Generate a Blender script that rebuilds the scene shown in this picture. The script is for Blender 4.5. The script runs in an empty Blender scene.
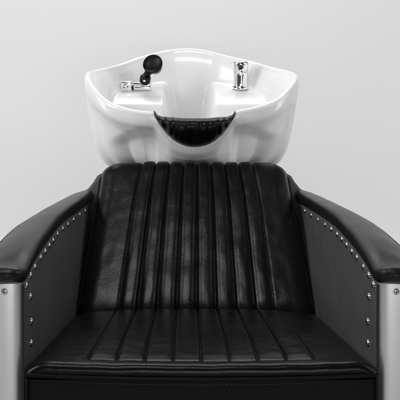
import bpy, bmesh, math, random
from math import sin, cos, pi, sqrt, exp
from mathutils import Vector, Matrix, noise
random.seed(4)
scene = bpy.context.scene
C = scene.collection
R = math.radians

# ---------------------------------------------------------------- camera
cam = bpy.data.cameras.new('camera'); camo = bpy.data.objects.new('camera', cam); C.objects.link(camo)
camo.location = (-0.022, 0, 0.875); camo.rotation_euler = (R(90), 0, 0)
cam.sensor_width = 36; cam.lens = 715/400*36
cam.shift_x = 0.035; cam.shift_y = -0.275
cam.clip_start = 0.05; cam.clip_end = 100
scene.camera = camo
scene.view_settings.view_transform = 'Standard'; scene.view_settings.look = 'None'
scene.view_settings.exposure = 0.0

# ---------------------------------------------------------------- world and lamps
w = bpy.data.worlds.new('World'); scene.world = w; w.use_nodes = True
bg = w.node_tree.nodes['Background']; bg.inputs[0].default_value = (1, 1, 1, 1); bg.inputs[1].default_value = 0.035

def area(name, loc, target, sx, sy, power, spread=180):
    l = bpy.data.lights.new(name, 'AREA'); l.shape = 'RECTANGLE'; l.size = sx; l.size_y = sy; l.energy = power
    l.spread = R(spread)
    o = bpy.data.objects.new(name, l); C.objects.link(o); o.location = loc
    o.rotation_euler = (Vector(target)-Vector(loc)).to_track_quat('-Z', 'Y').to_euler()
    return o
area('overhead_softbox', (0.0, 2.75, 2.9), (0.0, 2.25, 0.6), 2.0, 0.6, 28)
area('key_softbox', (-0.30, 0.40, 2.5), (0.0, 1.7, 0.45), 0.8, 0.34, 12)
area('left_softbox', (-2.3, 0.8, 2.0), (0.2, 1.7, 0.5), 0.8, 1.5, 36)
area('right_softbox', (2.4, 0.7, 1.9), (-0.2, 1.7, 0.5), 0.8, 1.5, 13)
area('front_softbox', (0.2, -1.8, 0.7), (0.0, 1.8, 0.5), 1.4, 0.6, 21)
area('backdrop_left', (-3.3, 1.9, 1.1), (0.1, 3.4, 0.7), 0.6, 2.0, 14, 120)
area('backdrop_right', (3.4, 1.9, 1.1), (0.1, 3.4, 0.7), 0.6, 2.0, 17, 120)

# ---------------------------------------------------------------- materials
def mat(name, col, rough=.5, metal=0., coat=0., spec=.5):
    m = bpy.data.materials.new(name); m.use_nodes = True
    b = m.node_tree.nodes['Principled BSDF']
    b.inputs['Base Color'].default_value = (*col, 1); b.inputs['Roughness'].default_value = rough
    b.inputs['Metallic'].default_value = metal; b.inputs['Coat Weight'].default_value = coat
    b.inputs['Specular IOR Level'].default_value = spec
    b.inputs['Coat Roughness'].default_value = .03
    return m, m.node_tree, b
def leather(name, col, r0, r1, grain=.25, crease=.25, spec=.5):
    m, t, b = mat(name, col, .4, spec=spec); N = t.nodes.new; L = t.links.new
    tc = N('ShaderNodeTexCoord')
    v = N('ShaderNodeTexVoronoi'); v.inputs['Scale'].default_value = 620
    n1 = N('ShaderNodeTexNoise'); n1.inputs['Scale'].default_value = 38; n1.inputs['Detail'].default_value = 6; n1.inputs['Distortion'].default_value = 1.2
    n2 = N('ShaderNodeTexNoise'); n2.inputs['Scale'].default_value = 11; n2.inputs['Detail'].default_value = 7; n2.inputs['Roughness'].default_value = .65
    for x in (v, n1, n2): L(tc.outputs['Object'], x.inputs['Vector'])
    b1 = N('ShaderNodeBump'); b1.inputs['Strength'].default_value = grain; b1.inputs['Distance'].default_value = .0006
    b2 = N('ShaderNodeBump'); b2.inputs['Strength'].default_value = crease; b2.inputs['Distance'].default_value = .003
    L(v.outputs['Distance'], b1.inputs['Height']); L(n1.outputs['Fac'], b2.inputs['Height'])
    L(b2.outputs['Normal'], b1.inputs['Normal']); L(b1.outputs['Normal'], b.inputs['Normal'])
    mr = N('ShaderNodeMapRange'); mr.inputs['From Min'].default_value = .3; mr.inputs['From Max'].default_value = .7
    mr.inputs['To Min'].default_value = r0; mr.inputs['To Max'].default_value = r1
    L(n2.outputs['Fac'], mr.inputs['Value']); L(mr.outputs['Result'], b.inputs['Roughness'])
    mx = N('ShaderNodeMix'); mx.data_type = 'RGBA'
    mx.inputs['A'].default_value = (*[c*.75 for c in col], 1); mx.inputs['B'].default_value = (*[c*1.35 for c in col], 1)
    L(n2.outputs['Fac'], mx.inputs['Factor']); L(mx.outputs['Result'], b.inputs['Base Color'])
    return m
M = {}
M['leather'] = leather('black_leather', (.0024, .0024, .0024), .25, .34, .12, .14, .19)
M['back_leather'] = leather('black_worn_leather', (.0036, .0034, .0034), .25, .34, .25, .16, .42)
M['arm_leather'] = leather('black_arm_leather', (.0055, .0055, .0058), .32, .42, .2, .12, .28)
M['panel_leather'] = leather('black_panel_leather', (.075, .075, .075), .42, .52, .15, .06, .25)
M['neck_leather'] = leather('black_soft_rubber', (.003, .003, .003), .28, .36, .1, .12, .19)
M['fascia'] = leather('black_fascia_leather', (.0062, .0050, .0060), .55, .7, .2, .1, .12)
M['piping'] = mat('black_piping', (.003, .003, .003), .5, spec=.12)[0]
M['thread'] = mat('dark_thread', (.016, .016, .016), .6)[0]
M['chrome'] = mat('chrome', (.88, .88, .89), .16, 1.)[0]
M['nailmetal'] = mat('nickel_nail', (.62, .61, .60), .18, 1.)[0]
M['satin'] = mat('satin_nickel', (.72, .72, .71), .45, .9)[0]
M['black_plastic'] = mat('black_plastic', (.004, .004, .004), .38, spec=.22)[0]
M['dark_hole'] = mat('black_recess', (.004, .004, .004), .6)[0]
M['red'] = mat('red_mark', (.45, .02, .03), .35)[0]
M['blue'] = mat('blue_mark', (.02, .05, .35), .35)[0]
# brushed steel
m, t, b = mat('brushed_steel', (.80, .80, .795), .40, 1.)
tc = t.nodes.new('ShaderNodeTexCoord'); mp = t.nodes.new('ShaderNodeMapping'); mp.inputs['Scale'].default_value = (900, 900, 6)
n = t.nodes.new('ShaderNodeTexNoise'); n.inputs['Scale'].default_value = 1; n.inputs['Detail'].default_value = 3
bp = t.nodes.new('ShaderNodeBump'); bp.inputs['Strength'].default_value = .10; bp.inputs['Distance'].default_value = .0004
t.links.new(tc.outputs['Object'], mp.inputs['Vector']); t.links.new(mp.outputs['Vector'], n.inputs['Vector'])
t.links.new(n.outputs['Fac'], bp.inputs['Height']); t.links.new(bp.outputs['Normal'], b.inputs['Normal'])
b.inputs['Anisotropic'].default_value = .4
M['steel'] = m
# glazed ceramic
m, t, b = mat('white_ceramic', (.84, .84, .835), .33, 0., .27)
tc = t.nodes.new('ShaderNodeTexCoord'); n = t.nodes.new('ShaderNodeTexNoise'); n.inputs['Scale'].default_value = 9; n.inputs['Detail'].default_value = 2
bp = t.nodes.new('ShaderNodeBump'); bp.inputs['Strength'].default_value = .10; bp.inputs['Distance'].default_value = .004
t.links.new(tc.outputs['Object'], n.inputs['Vector']); t.links.new(n.outputs['Fac'], bp.inputs['Height']); t.links.new(bp.outputs['Normal'], b.inputs['Normal'])
M['ceramic'] = m
def plaster(name, c0, c1, rough):
    m, t, b = mat(name, c0, rough)
    tc = t.nodes.new('ShaderNodeTexCoord'); n = t.nodes.new('ShaderNodeTexNoise'); n.inputs['Scale'].default_value = 1.3; n.inputs['Detail'].default_value = 5
    mx = t.nodes.new('ShaderNodeMix'); mx.data_type = 'RGBA'; mx.inputs['A'].default_value = (*c0, 1); mx.inputs['B'].default_value = (*c1, 1)
    n2 = t.nodes.new('ShaderNodeTexNoise'); n2.inputs['Scale'].default_value = 160; n2.inputs['Detail'].default_value = 3
    bp = t.nodes.new('ShaderNodeBump'); bp.inputs['Strength'].default_value = .12; bp.inputs['Distance'].default_value = .002
    for q in (n, n2): t.links.new(tc.outputs['Object'], q.inputs['Vector'])
    t.links.new(n.outputs['Fac'], mx.inputs['Factor']); t.links.new(mx.outputs['Result'], b.inputs['Base Color'])
    t.links.new(n2.outputs['Fac'], bp.inputs['Height']); t.links.new(bp.outputs['Normal'], b.inputs['Normal'])
    return m
M['wall'] = plaster('painted_wall', (.74, .74, .745), (.77, .77, .775), .8)
M['floor'] = plaster('grey_floor', (.42, .42, .42), (.48, .48, .48), .6)

# ---------------------------------------------------------------- helpers
def link(name, verts, faces, material, parent=None, smooth=True, sub=0):
    me = bpy.data.meshes.new(name); me.from_pydata([tuple(v) for v in verts], [], faces); me.update()
    bm = bmesh.new(); bm.from_mesh(me)
    bmesh.ops.remove_doubles(bm, verts=bm.verts, dist=1e-6)
    bmesh.ops.recalc_face_normals(bm, faces=bm.faces); bm.to_mesh(me); bm.free()
    o = bpy.data.objects.new(name, me); C.objects.link(o); me.materials.append(material)
    if smooth:
        for p in me.polygons: p.use_smooth = True
    if parent: o.parent = parent
    if sub:
        s = o.modifiers.new('subsurf', 'SUBSURF'); s.levels = sub; s.render_levels = sub
    return o
def empty(name, loc, label, cat, group=None):
    o = bpy.data.objects.new(name, None); C.objects.link(o); o.location = loc
    o['label'] = label; o['category'] = cat
    if group: o['group'] = group
    return o
class MB:
    """collects shapes in world coordinates; build() makes them local to the parent's root"""
    def __init__(s): s.v = []; s.f = []
    def add(s, v, f):
        k = len(s.v); s.v += [Vector(p) for p in v]; s.f += [tuple(i+k for i in q) for q in f]; return s
    def grid(s, rows, cu=False, cv=False):
        n = len(rows); m = len(rows[0]); v = [p for r in rows for p in r]; f = []
        for i in range(n if cv else n-1):
            for j in range(m if cu else m-1):
                f.append((i*m+j, i*m+(j+1) % m, ((i+1) % n)*m+(j+1) % m, ((i+1) % n)*m+j))
        return s.add(v, f)
    def loft(s, rings):      # closed rings with end caps
        s.grid(rings, cu=True); k = len(s.v)-sum(len(r) for r in rings); m = len(rings[0])
        s.f.append(tuple(k+i for i in range(m))); s.f.append(tuple(k+(len(rings)-1)*m+i for i in range(m))[::-1]); return s
    def tube(s, pts, r, n=10, closed=False):
        pts = [Vector(p) for p in pts]; rings = []; up = None
        for i, p in enumerate(pts):
            a = pts[i-1] if (i > 0 or closed) else p; c = pts[(i+1) % len(pts)] if (i < len(pts)-1 or closed) else p
            d = (c-a).normalized()
            if up is None: up = d.orthogonal().normalized()
            up = (up-d*up.dot(d)).normalized(); sd = d.cross(up)
            rr = r[i] if isinstance(r, (list, tuple)) else r
            rings.append([p+up*(cos(2*pi*k/n)*rr)+sd*(sin(2*pi*k/n)*rr) for k in range(n)])
        if closed: return s.grid(rings, cu=True, cv=True)
        return s.loft(rings)
    def lathe(s, prof, mtx, n=48):     # prof = (radius, height) pairs along local Z
        rows = [[mtx @ Vector((cos(2*pi*k/n)*max(r, 1e-5), sin(2*pi*k/n)*max(r, 1e-5), h)) for k in range(n)] for r, h in prof]
        return s.grid(rows, cu=True)
    def box(s, lo, hi, bev=.0, mtx=None):
        b = bmesh.new(); bmesh.ops.create_cube(b, size=1)
        for q in b.verts: q.co = Vector([(lo[i]+hi[i])/2+q.co[i]*(hi[i]-lo[i]) for i in range(3)])
        if bev: bmesh.ops.bevel(b, geom=b.edges[:], offset=bev, segments=3, affect='EDGES', profile=.5)
        if mtx: b.transform(mtx)
        b.verts.index_update(); s.add([q.co.copy() for q in b.verts], [tuple(q.index for q in f.verts) for f in b.faces]); b.free(); return s
    def build(s, name, material, parent=None, smooth=True, sub=0):
        off = Vector((0, 0, 0)); p = parent
        while p: off += p.location; p = p.parent
        return link(name, [q-off for q in s.v], s.f, material, parent, smooth, sub)
def sm(a, b, x):
    t = min(1, max(0, (x-a)/(b-a))); return t*t*(3-2*t)
def lerp_tab(tab, x):
    if x <= tab[0][0]: return tab[0][1]
    for i in range(len(tab)-1):
        if x <= tab[i+1][0]:
            x0, y0 = tab[i]; x1, y1 = tab[i+1]
            # catmull-rom in y
            ym = tab[i-1] if i > 0 else (2*x0-x1, 2*y0-y1); yp = tab[i+2] if i+2 < len(tab) else (2*x1-x0, 2*y1-y0)
            m0 = (y1-ym[1])/(x1-ym[0]); m1 = (yp[1]-y0)/(yp[0]-x0); h = x1-x0; t = (x-x0)/h
            return (2*t**3-3*t*t+1)*y0+(t**3-2*t*t+t)*h*m0+(-2*t**3+3*t*t)*y1+(t**3-t*t)*h*m1
    return tab[-1][1]
def catmull(P, n):
    out = []
    for i in range(len(P)-1):
        p0 = Vector(P[max(i-1, 0)]); p1 = Vector(P[i]); p2 = Vector(P[i+1]); p3 = Vector(P[min(i+2, len(P)-1)])
        for k in range(n):
            t = k/n; out.append(.5*((2*p1)+(-p0+p2)*t+(2*p0-5*p1+4*p2-p3)*t*t+(-p0+3*p1-3*p2+p3)*t**3))
    out.append(Vector(P[-1])); return out

# ---------------------------------------------------------------- setting
o = MB().grid([[(-12, y, 0), (12, y, 0)] for y in (-6, 3.4)]).build('floor', M['floor'], smooth=False); o['kind'] = 'structure'
rows = [[(x, 3.2+.2*sin(a), .2-.2*cos(a)+.004) for x in (-12, 12)] for a in [k*pi/2/12 for k in range(13)]]
rows.append([(-12, 3.4, 7), (12, 3.4, 7)])
o = MB().grid(rows).build('wall', M['wall']); o['kind'] = 'structure'

# ---------------------------------------------------------------- chair
chair = empty('salon_chair', (0, 1.5, 0), 'black leather salon wash chair with channelled seat and back and brushed metal arm fronts', 'salon chair')

# --- backrest cushion: section curve in (Y,Z), leans back then rolls over the top
SEC = catmull([(0, 1.600, .345), (0, 1.616, .394), (0, 1.690, .478), (0, 1.765, .563), (0, 1.824, .633), (0, 1.855, .670), (0, 1.876, .687), (0, 1.900, .685)], 16)
cum = [0]
for i in range(1, len(SEC)): cum.append(cum[-1]+(SEC[i]-SEC[i-1]).length)
LEN = cum[-1]
def sec(s):
    s = min(max(s, 0), LEN); i = 0
    while i < len(cum)-2 and cum[i+1] < s: i += 1
    t = (s-cum[i])/(cum[i+1]-cum[i]); p = SEC[i].lerp(SEC[i+1], t); a = SEC[max(i-2, 0)]; b_ = SEC[min(i+3, len(SEC)-1)]
    d = (b_-a).normalized(); return p, Vector((0, -d.z, d.y))
XC = .000
def hw(s): return .272-.032*s/LEN
RC = .055
def edge_dist(x, s):           # distance inwards to the outline of the cushion
    d1 = (hw(s)-abs(x)); d2 = LEN-s
    if d1 < RC and d2 < RC: return RC-sqrt((RC-d1)**2+(RC-d2)**2)
    return min(d1, d2)
PITCH0, PITCH1 = 0.0445, .0385
def pitch(s):
    return lerp_tab([(0, .0442), (.10*LEN, .0437), (.70*LEN, .0392), (.88*LEN, .0368), (LEN, .0345)], s)
def off(s): return .008*s/LEN
def chan(x, s, amp=.0088):
    p = pitch(s); q = (x-off(s))/p
    if abs(q) > 4: return 0
    f = abs((q % 1)-.5)*2
    return amp*(1-f**3)*(1-.62*sm(.6*LEN, .97*LEN, s))
def seam_valley(x, s, amp, wd=.0035):
    p = pitch(s); q = (x-off(s))/p; k = min(4, max(-4, round(q))); dx = (q-k)*p
    return -amp*exp(-(dx/wd)**2)
NU, NV = 380, 130
def back_pt(x, s, front=True, extra=0.):
    e = max(0, edge_dist(x, s)); T = .034*sqrt(max(0, 1-(1-min(e/.045, 1))**2))
    p, nrm = sec(s)
    if front:
        c = (chan(x, s)+seam_valley(x, s, .004))*min(1, e/.02)
        wr = .0016*noise.noise(Vector((x*14, s*14, 2)))+.0007*noise.noise(Vector((x*45, s*30, 5)))
        pn = .012*(1-min(1, abs(x)/.26)**2)*sin(pi*min(1, s/LEN))*.5
        return Vector((x+XC, p.y, p.z))+nrm*(T+c+wr+pn-.034+extra)
    return Vector((x+XC, p.y, p.z))-nrm*(T*.9+.034)
def s_at(j):
    t = j/NV; return LEN*(1-(1-t)**1.5)
def outline_hw(s):
    d2 = LEN-s
    return hw(s)-(RC-sqrt(max(0, RC*RC-(RC-d2)**2)) if d2 < RC else 0)
mb = MB()
for fr in (True, False):
    rows = []
    for j in range(NV+1):
        s = s_at(j); h = outline_hw(s)
        rows.append([back_pt(h*(-1+2*(i/NU)), s, fr) for i in range(NU+1)])
    mb.grid(rows)
back = mb.build('backrest', M['back_leather'], chair)
# piping round the outline
pts = []
for j in range(0, 60): s = LEN*j/60*.985; pts.append((-outline_hw(s), s))
h = outline_hw(LEN*.985)
top = [(-(hw(LEN)-RC)*(1-2*k/30), LEN) for k in range(31)]
arcL = [(-(hw(LEN)-RC)-RC*cos(a), LEN-RC+RC*sin(a)) for a in [k*pi/2/10 for k in range(11)]]
body = [(-outline_hw(LEN*j/60), LEN*j/60) for j in range(60) if LEN*j/60 < LEN-RC]
left = body+arcL
full = left+top[1:-1]+[(-x, s) for x, s in reversed(left)]
pp = []
for x, s in full:
    p, nn = sec(s); pp.append(Vector((x+XC, p.y, p.z))-nn*.030)
MB().tube(pp, .0042, 8).build('piping', M['piping'], back)
# stitches beside every seam
for k in range(-4, 5):
    mb = MB()
    for sgn in ((1,) if k < 0 else (-1,)):
        s = .03
        while s < LEN-.03:
            p = pitch(s)
            a = back_pt(k*p+off(s)+sgn*.0045, s, True, .0002); c = back_pt(k*p+off(s)+sgn*.0045, s+.0032, True, .0002)
            mb.tube([a, (a+c)/2+Vector((0, -.0004, .0004)), c], .00055, 5); s += .0055
    mb.build('stitching', M['thread'], back)

# --- seat cushion
def welt_z(x): return .4355+.0065*(x/SX)**2
def seat_z(y): return .382+(.456-.382)*((1.60-y)/.5)
SX = .266; SXC = .002
def seat_pt(x, y, extra=0., seam=True):
    z = seat_z(y)
    # crown and rolled front edge
    f = y-1.088
    if f < .013: z -= .013-sqrt(max(0, .013**2-(.013-f)**2))
    e = SX-abs(x)
    if e < .03: z -= .012*(1-e/.03)**2
    z += .005*(1-(x/SX)**2)*sm(1.10, 1.30, y)+.0055*((x/SX)**2-.35)*(1-sm(1.09, 1.22, y))
    if y > 1.57: z -= .022*((y-1.57)/.045)**2
    z += .0010*noise.noise(Vector((x*9, y*9, 3)))+.0007*noise.noise(Vector((x*34, y*40, 7)))
    # channels end in a cross seam near the front
    yend = 1.124-.006*(1-(x/.178)**2) if abs(x) < .180 else 1.124
    g = sm(yend-.002, yend+.030, y)
    q = x/0.0445
    if abs(q) <= 4:
        ff = abs((q % 1)-.5)*2; z += .0026*(1-ff**5)*g*.95
    k = min(4, max(-4, round(q))); dx = (q-k)*0.0445
    if y > yend: z -= .0034*exp(-(dx/.0019)**2)
    if abs(x) < .182: z -= .0024*exp(-((y-yend)/.0022)**2)
    return Vector((x+SXC, y, z+extra))
xs = [SX*(-1+2*i/360) for i in range(361)]
ys = [1.088+.013*(1-cos(pi/2*j/10)) for j in range(10)]+[1.101+(.565)*(j/230)**1.0 for j in range(231)]
rows = [[seat_pt(x, y) for x in xs] for y in ys]
low = [[Vector((x+SXC, 1.088, .4435-.004*0)) for x in xs]]
mb = MB(); mb.grid([[Vector((x+SXC, 1.096, .433)) for x in xs], [Vector((x+SXC, 1.0885, welt_z(x)+.0005)) for x in xs]]+rows+[[Vector((x+SXC, 1.666, .20)) for x in xs]])
for sgn in (-1, 1):
    mb.grid([[seat_pt(sgn*SX, y) for y in ys], [Vector((sgn*SX+SXC, y, .33)) for y in ys]])
seat = mb.build('seat', M['leather'], chair)
MB().tube([(SXC+x, 1.0885+(.004 if abs(x) > .262 else 0), welt_z(x)-.001) for x in [-.268+.536*k/60 for k in range(61)]], .0034, 8).build('piping', M['piping'], seat)
for k in range(-4, 5):
    mb = MB()
    for sgn in ((1,) if k < 0 else (-1,)):
        y = 1.140
        while y < 1.60:
            x = k*0.0445+sgn*.0042; a = seat_pt(x, y, .0003); c = seat_pt(x, y+.0034, .0003)
            mb.tube([a, (a+c)/2+Vector((0, 0, .0004)), c], .0005, 5); y += .006
    mb.build('stitching', M['thread'], seat)
# fascia under the seat
mb = MB(); rows = []
for z in [.4335-.27*k/30 for k in range(31)]:
    rows.append([Vector((SXC+x, 1.091+.004*(1-(x/SX)**2)*-1+.0010*noise.noise(Vector((x*20, z*20, 1))), z)) for x in [-.266+.532*i/80 for i in range(81)]])
mb.grid(rows)
for sgn in (-1, 1): mb.grid([[r[0 if sgn < 0 else -1] for r in rows], [Vector((SXC+sgn*.266, 1.60, min(r[0].z, .345))) for r in rows]])
fas = mb.build('seat_fascia', M['fascia'], chair)
mb = MB(); x = -.258
while x < .258:
    zz = welt_z(x)-.0085; yy = 1.091-.004*(1-(x/SX)**2)-.0010
    mb.tube([(SXC+x, yy, zz), (SXC+x+.0019, yy-.0004, zz), (SXC+x+.0038, yy, zz)], .0006, 5); x += .0064
mb.build('stitching', M['thread'], fas)
for sgn in (-1, 1):
    MB().tube([(SXC+sgn*.2665, 1.0905, .434-.01*k) for k in range(28)], .0026, 8).build('piping', M['piping'], fas)
MB().box((-.26, 1.10, .12), (.26, 1.90, .165), .01).build('base_frame', M['black_plastic'], chair)
MB().box((-.30, 1.16, 0.002), (.30, 1.92, .119), .02).build('plinth', M['steel'], chair)

# --- arms
NAIL = [(1.10, .560), (1.137, .575), (1.19, .583), (1.268, .589), (1.386, .594), (1.48, .592), (1.582, .587), (1.68, .581), (1.77, .5755), (1.93, .566)]
def arm(sg):
    XI = .272 if sg < 0 else .272
    def X(x): return sg*x
    # inner panel (leather)
    ys = [1.105+(1.93-1.105)*k/60 for k in range(61)]
    top_ = [(y, lerp_tab(NAIL, y)+.012) for y in ys]
    mb = MB()
    rows = []
    for j in range(31):
        t = j/30
        rows.append([Vector((X(XI+.0012*noise.noise(Vector((y*6, t*5, sg)))), y, .12+(zt-.12)*t)) for y, zt in top_])
    mb.grid(rows)
    mb.grid([rows[-1], [Vector((X(XI+.02), p.y, p.z)) for p in rows[-1]]])
    panel = mb.build('inner_panel', M['panel_leather'], chair)
    # outer panel (steel)
    mb = MB(); mb.grid([[Vector((X(.353), y, .004+(zt-.026)*t)) for y, zt in top_] for t in [k/6 for k in range(7)]])
    mb.grid([[Vector((X(.347), y, .004+(zt-.026)*t)) for y, zt in top_] for t in [k/6 for k in range(7)]])
    mb.build('outer_panel', M['steel'], chair)
    # front column, rounded sheet metal
    prof = [(.2735, 1.14)]
    cx, cy, rx, ry = .3135, 1.137, .0400, .042
    for k in range(41):
        a = pi-pi*k/40; ex = .5
        c_, s_ = cos(a), sin(a)
        prof.append((cx+rx*(abs(c_)**ex)*(1 if c_ > 0 else -1), cy-ry*(abs(s_)**ex)))
    prof.append((.354, 1.14))
    mb = MB(); mb.loft([[Vector((X(px), py, z)) for px, py in prof] for z in (.004, .2, .4, .5, .5795)])
    col = mb.build('arm_column', M['steel'], chair)
    md = col.modifiers.new('edges', 'EDGE_SPLIT'); md.split_angle = R(50)
    for zz in (.566, .16):
        y0 = 1.0946
        mtx = Matrix.Translation((X(.300), y0+.0035, zz)) @ Matrix.Rotation(R(90), 4, 'X') @ Matrix.Rotation(R(-8*sg), 4, 'Y')
        MB().lathe([(.0062, -.002), (.0062, .001), (.0052, .003), (.003, .0042), (0, .0046)], mtx, 24).build('screw', M['satin'], col)
        sc = col.children[-1] if col.children else None
    for sc in [c for c in C.objects if c.parent == col and c.name.startswith('screw')]:
        zz = sum(v.co.z for v in sc.data.vertices)/len(sc.data.vertices)
        mz = MB()
        for (dx, dz) in ((.0030, .0005), (.0005, .0030)):
            mz.box((X(.300)-dx, 1.09325, zz-dz), (X(.300)+dx, 1.0942, zz+dz))
        mz.build('screw_slot', M['dark_hole'], sc, smooth=False)
    # big nails on the front of the panel
    def nail(y, z, r, par, x=XI):
        mtx = Matrix.Translation((X(x+.001), y, z)) @ Matrix.Rotation(R(90)*-sg, 4, 'Y')
        prof = [(r, -.0008), (r*.98, .0006)]+[(r*cos(a)*.96, .0006+r*.62*sin(a)) for a in [k*pi/2/7 for k in range(8)]]
        MB().lathe(prof, mtx, 20).build('nail', M['nailmetal'], par)
    for z in (.543, .501, .466, .40, .33, .25): nail(1.155 if z < .53 else 1.148, z, .0062, panel)
    n_ = 14; y = 1.128
    yl = [1.121, 1.149, 1.184, 1.226, 1.266, 1.306, 1.345, 1.390, 1.446, 1.511, 1.590, 1.680, 1.77]
    for y in yl: nail(y+random.uniform(-.003, .003), lerp_tab(NAIL, y)+random.uniform(-.0008, .0008), .0058, panel)
    # armrest pad: section swept along Y
    yy = [1.066+.862*(k/150) for k in range(151)]
    rings = []
    for y in yy:
        t = (y-1.066)
        zb = lerp_tab(NAIL, max(y, 1.10))+.008+ (.016*(1-sm(0, .07, t)))
        th = .027+.006*sm(.0, .20, t)
        fr = sqrt(max(0, 1-(1-min(t/.022, 1))**2)); bk = sqrt(max(0, 1-(1-min((1.928-y)/.02, 1))**2)); f = max(.02, fr*bk)
        half = .0455; xc = .3135
        # plan: front corners rounded
        fx = sqrt(max(0, 1-(1-min((t+.004)/.045, 1))**2)); hx = half*(.80+.20*fx)*(.55+.45*f)
        r = []
        for k in range(48):
            a = 2*pi*k/48; ca, sa = cos(a), sin(a)
            ex = .55 if ca > 0 else .38
            u = (abs(ca)**ex)*(1 if ca > 0 else -1); v = (abs(sa)**(.75 if sa > 0 else .5))*(1 if sa > 0 else -1)
            zz = zb+th/2+v*th/2*f
            zz += .0012*noise.noise(Vector((y*12, u*2, sg*3)))*(1 if sa > 0 else 0)
            # outside edge lower than inside
            zz -= .026*sm(-.7, 1.3, u)*(1 if sa > 0 else .6)*sm(-.01, .12, t)
            r.append(Vector((X(xc+u*hx), y, zz)))
        rings.append(r)
    MB().loft(rings).build('armrest', M['arm_leather'], chair)
    # seam line of the pad
for sg in (-1, 1): arm(sg)
# rear shell
half_ = [(.353, .12), (.353, .560), (.340, .578), (.312, .592), (.288, .606), (.272, .626), (.262, .642), (.250, .648), (.12, .650), (0, .651)]
out_ = [(-x, z) for x, z in half_]+[(x, z) for x, z in reversed(half_[:-1])]
mb = MB(); mb.loft([[Vector((x*f, y, (z if z < .2 else z+dz))) for x, z in out_] for y, f, dz in ((1.926, .985, -.006), (1.930, 1, 0), (1.962, 1, 0), (1.966, .985, -.006))])
mb.build('rear_panel', M['panel_leather'], chair)

# ---------------------------------------------------------------- basin
basin = empty('wash_basin', (0, 2.15, 0), 'glossy white ceramic shampoo basin with winged rim behind the black chair back', 'wash basin')
RIM = [(0, 1.882, .737), (-.032, 1.882, .742), (-.061, 1.882, .757), (-.084, 1.881, .785), (-.104, 1.880, .806), (-.130, 1.881, .811), (-.165, 1.887, .815), (-.214, 1.908, .828), (-.250, 1.936, .847),
       (-.282, 1.975, .876), (-.303, 2.020, .903), (-.309, 2.085, .919), (-.303, 2.15, .926), (-.287, 2.21, .933), (-.262, 2.26, .941), (-.232, 2.305, .953), (-.184, 2.355, .974),
       (-.137, 2.385, .988), (-.078, 2.402, 1.001), (-.025, 2.405, 1.006), (.025, 2.402, 1.003), (.075, 2.395, .993), (.128, 2.37, .978), (.202, 2.32, .958), (.254, 2.24, .938),
       (.284, 2.155, .926), (.296, 2.085, .917), (.292, 2.022, .902), (.268, 1.975, .876), (.236, 1.936, .848), (.200, 1.908, .832), (.155, 1.888, .820), (.125, 1.881, .815), (.103, 1.880, .808), (.085, 1.881, .785), (.061, 1.882, .757), (.032, 1.882, .742)]
def closed_cr(P, n):
    out = []; L_ = len(P)
    for i in range(L_):
        p0, p1, p2, p3 = [Vector(P[(i+k) % L_]) for k in (-1, 0, 1, 2)]
        for k in range(n):
            t = k/n; out.append(.5*((2*p1)+(-p0+p2)*t+(2*p0-5*p1+4*p2-p3)*t*t+(-p0+3*p1-3*p2+p3)*t**3))
    return out
RIM = [(x*(1+.016*sm(.15, .28, abs(x))), y, z) for x, y, z in RIM]
rim = closed_cr(RIM, 10); NR = len(rim)
BC = Vector((-.004, 2.13, 0))
outn = []
for i in range(NR):
    d = rim[(i+2) % NR]-rim[i-2]; n_ = Vector((-d.y, d.x, 0)).normalized()
    if n_.dot(rim[i]-BC) < 0: n_ = -n_
    outn.append(n_)
for _ in range(12): outn = [((outn[i-1]+outn[i]*2+outn[(i+1) % NR])).normalized() for i in range(NR)]
def front_w(i): return sm(.15, .95, -outn[i].y)
TS = [(0, 0), (.02, .000), (.04, .003), (.08, .009), (.14, .021), (.19, .036), (.225, .062), (.245, .10)]
TF = [(0, 0), (.02, .001), (.034, .007), (.050, .026), (.065, .044), (.09, .055), (.13, .062), (.17, .074), (.20, .10), (.22, .13)]
rings = []
LIP = .010
# inside of the lip down to outside skirt
skirt = []
ZB = .640
for j in range(0, 60):
    t = j/59; r = []
    for i in range(NR):
        p = rim[i]; D = p.z-ZB; fw = front_w(i)
        # drop measured from the rim, scaled so that all sides meet at the same base height
        drop = t*D
        isd = lerp_tab(TS, min(drop*(.245/max(D, .245)) if D > .245 else drop+(0.245-D)*sm(.3, 1, t), .245))
        ifr = lerp_tab(TF, min(drop+max(0, .22-D)*sm(.5, 1, t), .22))
        ins = isd*(1-fw)+ifr*fw
        rx_ = sm(.050, .150, abs(p.x))*sm(.290, .225, abs(p.x))*sm(2.05, 1.98, p.y)
        ins += rx_*(.022*sm(.030+.10*(p.x/.28)**4, .062+.10*(p.x/.28)**4, drop)+.16*max(0, min(drop, .17)-.06))
        q = p-outn[i]*ins; r.append(Vector((q.x, q.y, p.z-drop)))
    skirt.append(r)
lip = []
for k in range(7):
    a = pi*k/6   # from outer (a=0) over the top to the inner side
    lip.append([rim[i]+outn[i]*(-LIP+LIP*cos(a))+Vector((0, 0, LIP*.9*sin(a)-.000)) for i in range(NR)])
inner = [p-outn[i]*(2*LIP) for i, p in enumerate(rim)]
def bowlz(x, y, zr, e):
    side = sm(.032, .084, abs(x+.012))*sm(2.08, 2.17, y)
    W = .125-.045*sm(2.08, 2.17, y)
    H = zr-(zr-.700)*sm(-.006, W, e)
    Hp = .872+.27*(y-2.24)-(3.4*(2.25-y)**2 if y < 2.25 else 0)
    mk = side*sm(.30, .25, abs(x))
    k = .026; d = Hp-H                      # smooth maximum: a filleted junction
    mxv = H+(d if d > k else 0 if d < -k else (d+k)**2/(4*k))
    return H+(mxv-H)*mk
irows = []; K = 110
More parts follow.
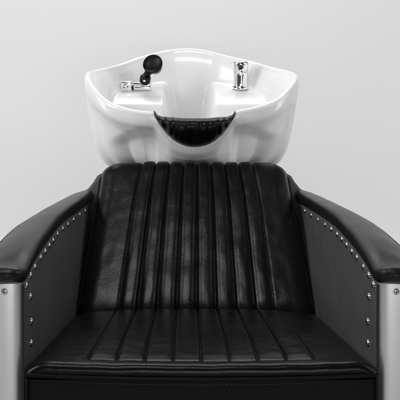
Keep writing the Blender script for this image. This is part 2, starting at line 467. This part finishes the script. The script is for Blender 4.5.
for j in range(K+1):
    t = j/K; r = []
    for i in range(NR):
        p = inner[i]; c = Vector((BC.x, 2.12, 0)); q = Vector((p.x+(c.x-p.x)*t, p.y+(c.y-p.y)*t, 0))
        e = t*(Vector((p.x, p.y, 0))-c).length
        r.append(Vector((q.x, q.y, bowlz(q.x, q.y, p.z, e))))
    irows.append(r)
mb = MB(); mb.grid(list(reversed(skirt))+lip[1:]+irows[1:], cu=True)
k = len(mb.v)-NR
bas = mb.build('basin_bowl', M['ceramic'], basin)
MB().lathe([(.0, .62), (.10, .62), (.16, .66), (.19, .69), (.0, .692)], Matrix.Translation((-.004, 2.15, 0)), 40).build('drain_housing', M['ceramic'], basin)
MB().box((-.13, 2.05, .002), (.13, 2.30, .64), .03).build('pedestal', M['black_plastic'], basin)

# --- mixer tap on the right shelf
tx, ty, tz = .150, 2.262, .8785
tilt = Matrix.Translation((tx, ty, tz)) @ Matrix.Rotation(R(7), 4, 'X')
tap = MB().lathe([(0, .0), (.0262, .0), (.0268, .003), (.0262, .007), (.0238, .009), (.0232, .012), (.0232, .052), (.0228, .0535), (.0215, .0545), (0, .0545)], tilt).build('mixer_tap', M['chrome'], basin)
MB().lathe([(0, .056), (.022, .056), (.0235, .058), (.0245, .064), (.0250, .078), (.0246, .084), (.0225, .0875), (.012, .0885), (0, .0885)], tilt).build('tap_handle', M['chrome'], tap)
mb = MB().box((-.009, -.030, .047), (.007, -.018, .0585), .003, tilt); mb.build('tap_lever', M['chrome'], tap)
MB().box((-.004, -.0245, .018), (.0, -.0225, .045), .0005, tilt).build('tap_slot', M['dark_hole'], tap)
mb = MB().lathe([(0, .0), (.0075, .0), (.0075, .003), (0, .003)], tilt @ Matrix.Translation((-.001, -.0238, .071)) @ Matrix.Rotation(R(90), 4, 'X'), 20)
mb.build('tap_button', M['dark_hole'], tap)
MB().lathe([(0, .0), (.0035, .0), (.0033, .0012), (0, .0014)], tilt @ Matrix.Translation((.0045, -.0262, .0735)) @ Matrix.Rotation(R(90), 4, 'X'), 14).build('indicator_dot', M['red'], tap)
MB().lathe([(0, .0), (.0028, .0), (.0026, .0012), (0, .0014)], tilt @ Matrix.Translation((-.0045, -.0262, .0735)) @ Matrix.Rotation(R(90), 4, 'X'), 14).build('indicator_dot', M['blue'], tap)

# --- sprayer holder on the left shelf
hx, hy, hz = -.177, 2.25, .877
hold = Matrix.Translation((hx, hy, hz)) @ Matrix.Rotation(R(-4), 4, 'Z') @ Matrix.Rotation(R(10), 4, 'X')
h1 = MB().box((-.049, -.016, -.004), (-.012, .020, .028), .005, hold).box((-.014, -.010, .006), (.046, .022, .024), .006, hold).build('sprayer_holder', M['chrome'], basin)
MB().box((-.009, -.018, .0), (.048, -.004, .013), .005, hold).build('holder_bar', M['chrome'], h1)
MB().box((-.0125, -.0172, .0005), (-.0095, -.010, .012), .0005, hold).build('holder_gap', M['dark_hole'], h1)
for dx, dz in ((-.034, .018), (-.026, .011), (-.038, .009)):
    MB().lathe([(0, 0), (.0022, 0), (.0020, .0008), (0, .001)], hold @ Matrix.Translation((dx, -.0157, dz)) @ Matrix.Rotation(R(90), 4, 'X'), 12).build('set_screw', M['dark_hole'], h1)

# ---------------------------------------------------------------- hand shower in the holder
hs = empty('hand_shower', (-.146, 2.20, .89), 'black round hand shower head standing in the chrome holder on the basin shelf', 'hand shower')
ax = Matrix.Translation((-.1496, 2.235, .909)) @ Matrix.Rotation(R(14), 4, 'Y') @ Matrix.Rotation(R(28), 4, 'X')
col_ = MB().lathe([(0, -.016), (.012, -.016), (.0165, -.010), (.0175, .0), (.0165, .009), (.012, .013), (0, .013)], ax, 14).build('collar', M['black_plastic'], hs)
MB().lathe([(0, -.0), (.004, -.0), (.0042, .003), (.002, .0045), (0, .005)], ax @ Matrix.Translation((.000, -.0165, .003)) @ Matrix.Rotation(R(90), 4, 'X'), 14).build('collar_screw', M['chrome'], col_)
hd = Matrix.Translation((-.1233, 2.228, .9525)) @ Matrix.Rotation(R(-14), 4, 'Z') @ Matrix.Rotation(R(68), 4, 'X') @ Matrix.Rotation(R(0), 4, 'Z')
MB().tube([Vector((-.149, 2.236, .915)), Vector((-.143, 2.243, .926)), Vector((-.135, 2.244, .938))], [.012, .011, .013], 16).build('neck', M['black_plastic'], hs)
MB().lathe([(0, -.036), (.012, -.036), (.018, -.030), (.0265, -.008), (.0305, .004), (.0315, .010), (.0300, .0135), (.0285, .0125), (.0275, .009), (.020, .0065), (.010, .0052), (0, .005)], hd, 40).build('spray_head', M['black_plastic'], hs)

# ---------------------------------------------------------------- neck rest
NB = []; rows = []
for k in range(221):
    u = -1+2*k/220; au = abs(u)
    x = .108*u+.001
    # bottom and top edge seen from the front, plan depth
    bot = .722+.086*au**2.3; topz = .8045+.004*sm(.75, .95, au)+.012*sm(.86, 1., au)**1.5-.003*sm(.75, .2, au)
    hgt = max(topz-bot, .005); tap_ = sqrt(max(0, 1-au**5))
    zc = (topz+bot)/2
    yc = 1.884+.012*au**2; dy = .046*(.20+.80*tap_)
    r = []
    for q in range(72):
        a = 2*pi*q/72; ca, sa = cos(a), sin(a)
        e1 = .9
        yy_ = yc+dy*(abs(ca)**e1)*(1 if ca > 0 else -1)-.020*sa*(1-au**2); zz_ = zc+hgt/2*(abs(sa)**.95)*(1 if sa > 0 else -1)
        endw = sm(.40, .62, au)*sm(1, .93, au)
        cf = au*11+.9*abs(ca)                     # C-shaped gathers towards each end
        fold = .0019*endw*sin(cf*2*pi*.55+2.2*noise.noise(Vector((x*22, zz_*30, 2))))
        cw = sm(.62, .30, au)
        fold += cw*.0010*sin(x*300+3.2*noise.noise(Vector((x*26, zz_*20, 6))))*(.4+.9*abs(noise.noise(Vector((x*40, zz_*12, 1)))))*sm(-1., -.3, sa)
        fold += .0006*noise.noise(Vector((x*190, zz_*24, 4)))+.0016*noise.noise(Vector((x*42, zz_*30, 9)))
        r.append(Vector((x, yy_+fold*ca*1.3, zz_+fold*sa*.25)))
    rows.append(r)
mb = MB(); mb.loft(rows)
nr = mb.build('neck_rest', M['neck_leather'])
nr['label'] = 'soft black gathered neck cushion draped in the dip of the white basin rim'; nr['category'] = 'neck cushion'

# ---------------------------------------------------------------- render
scene.render.engine = 'CYCLES'
scene.render.resolution_x = 1024; scene.render.resolution_y = 1024
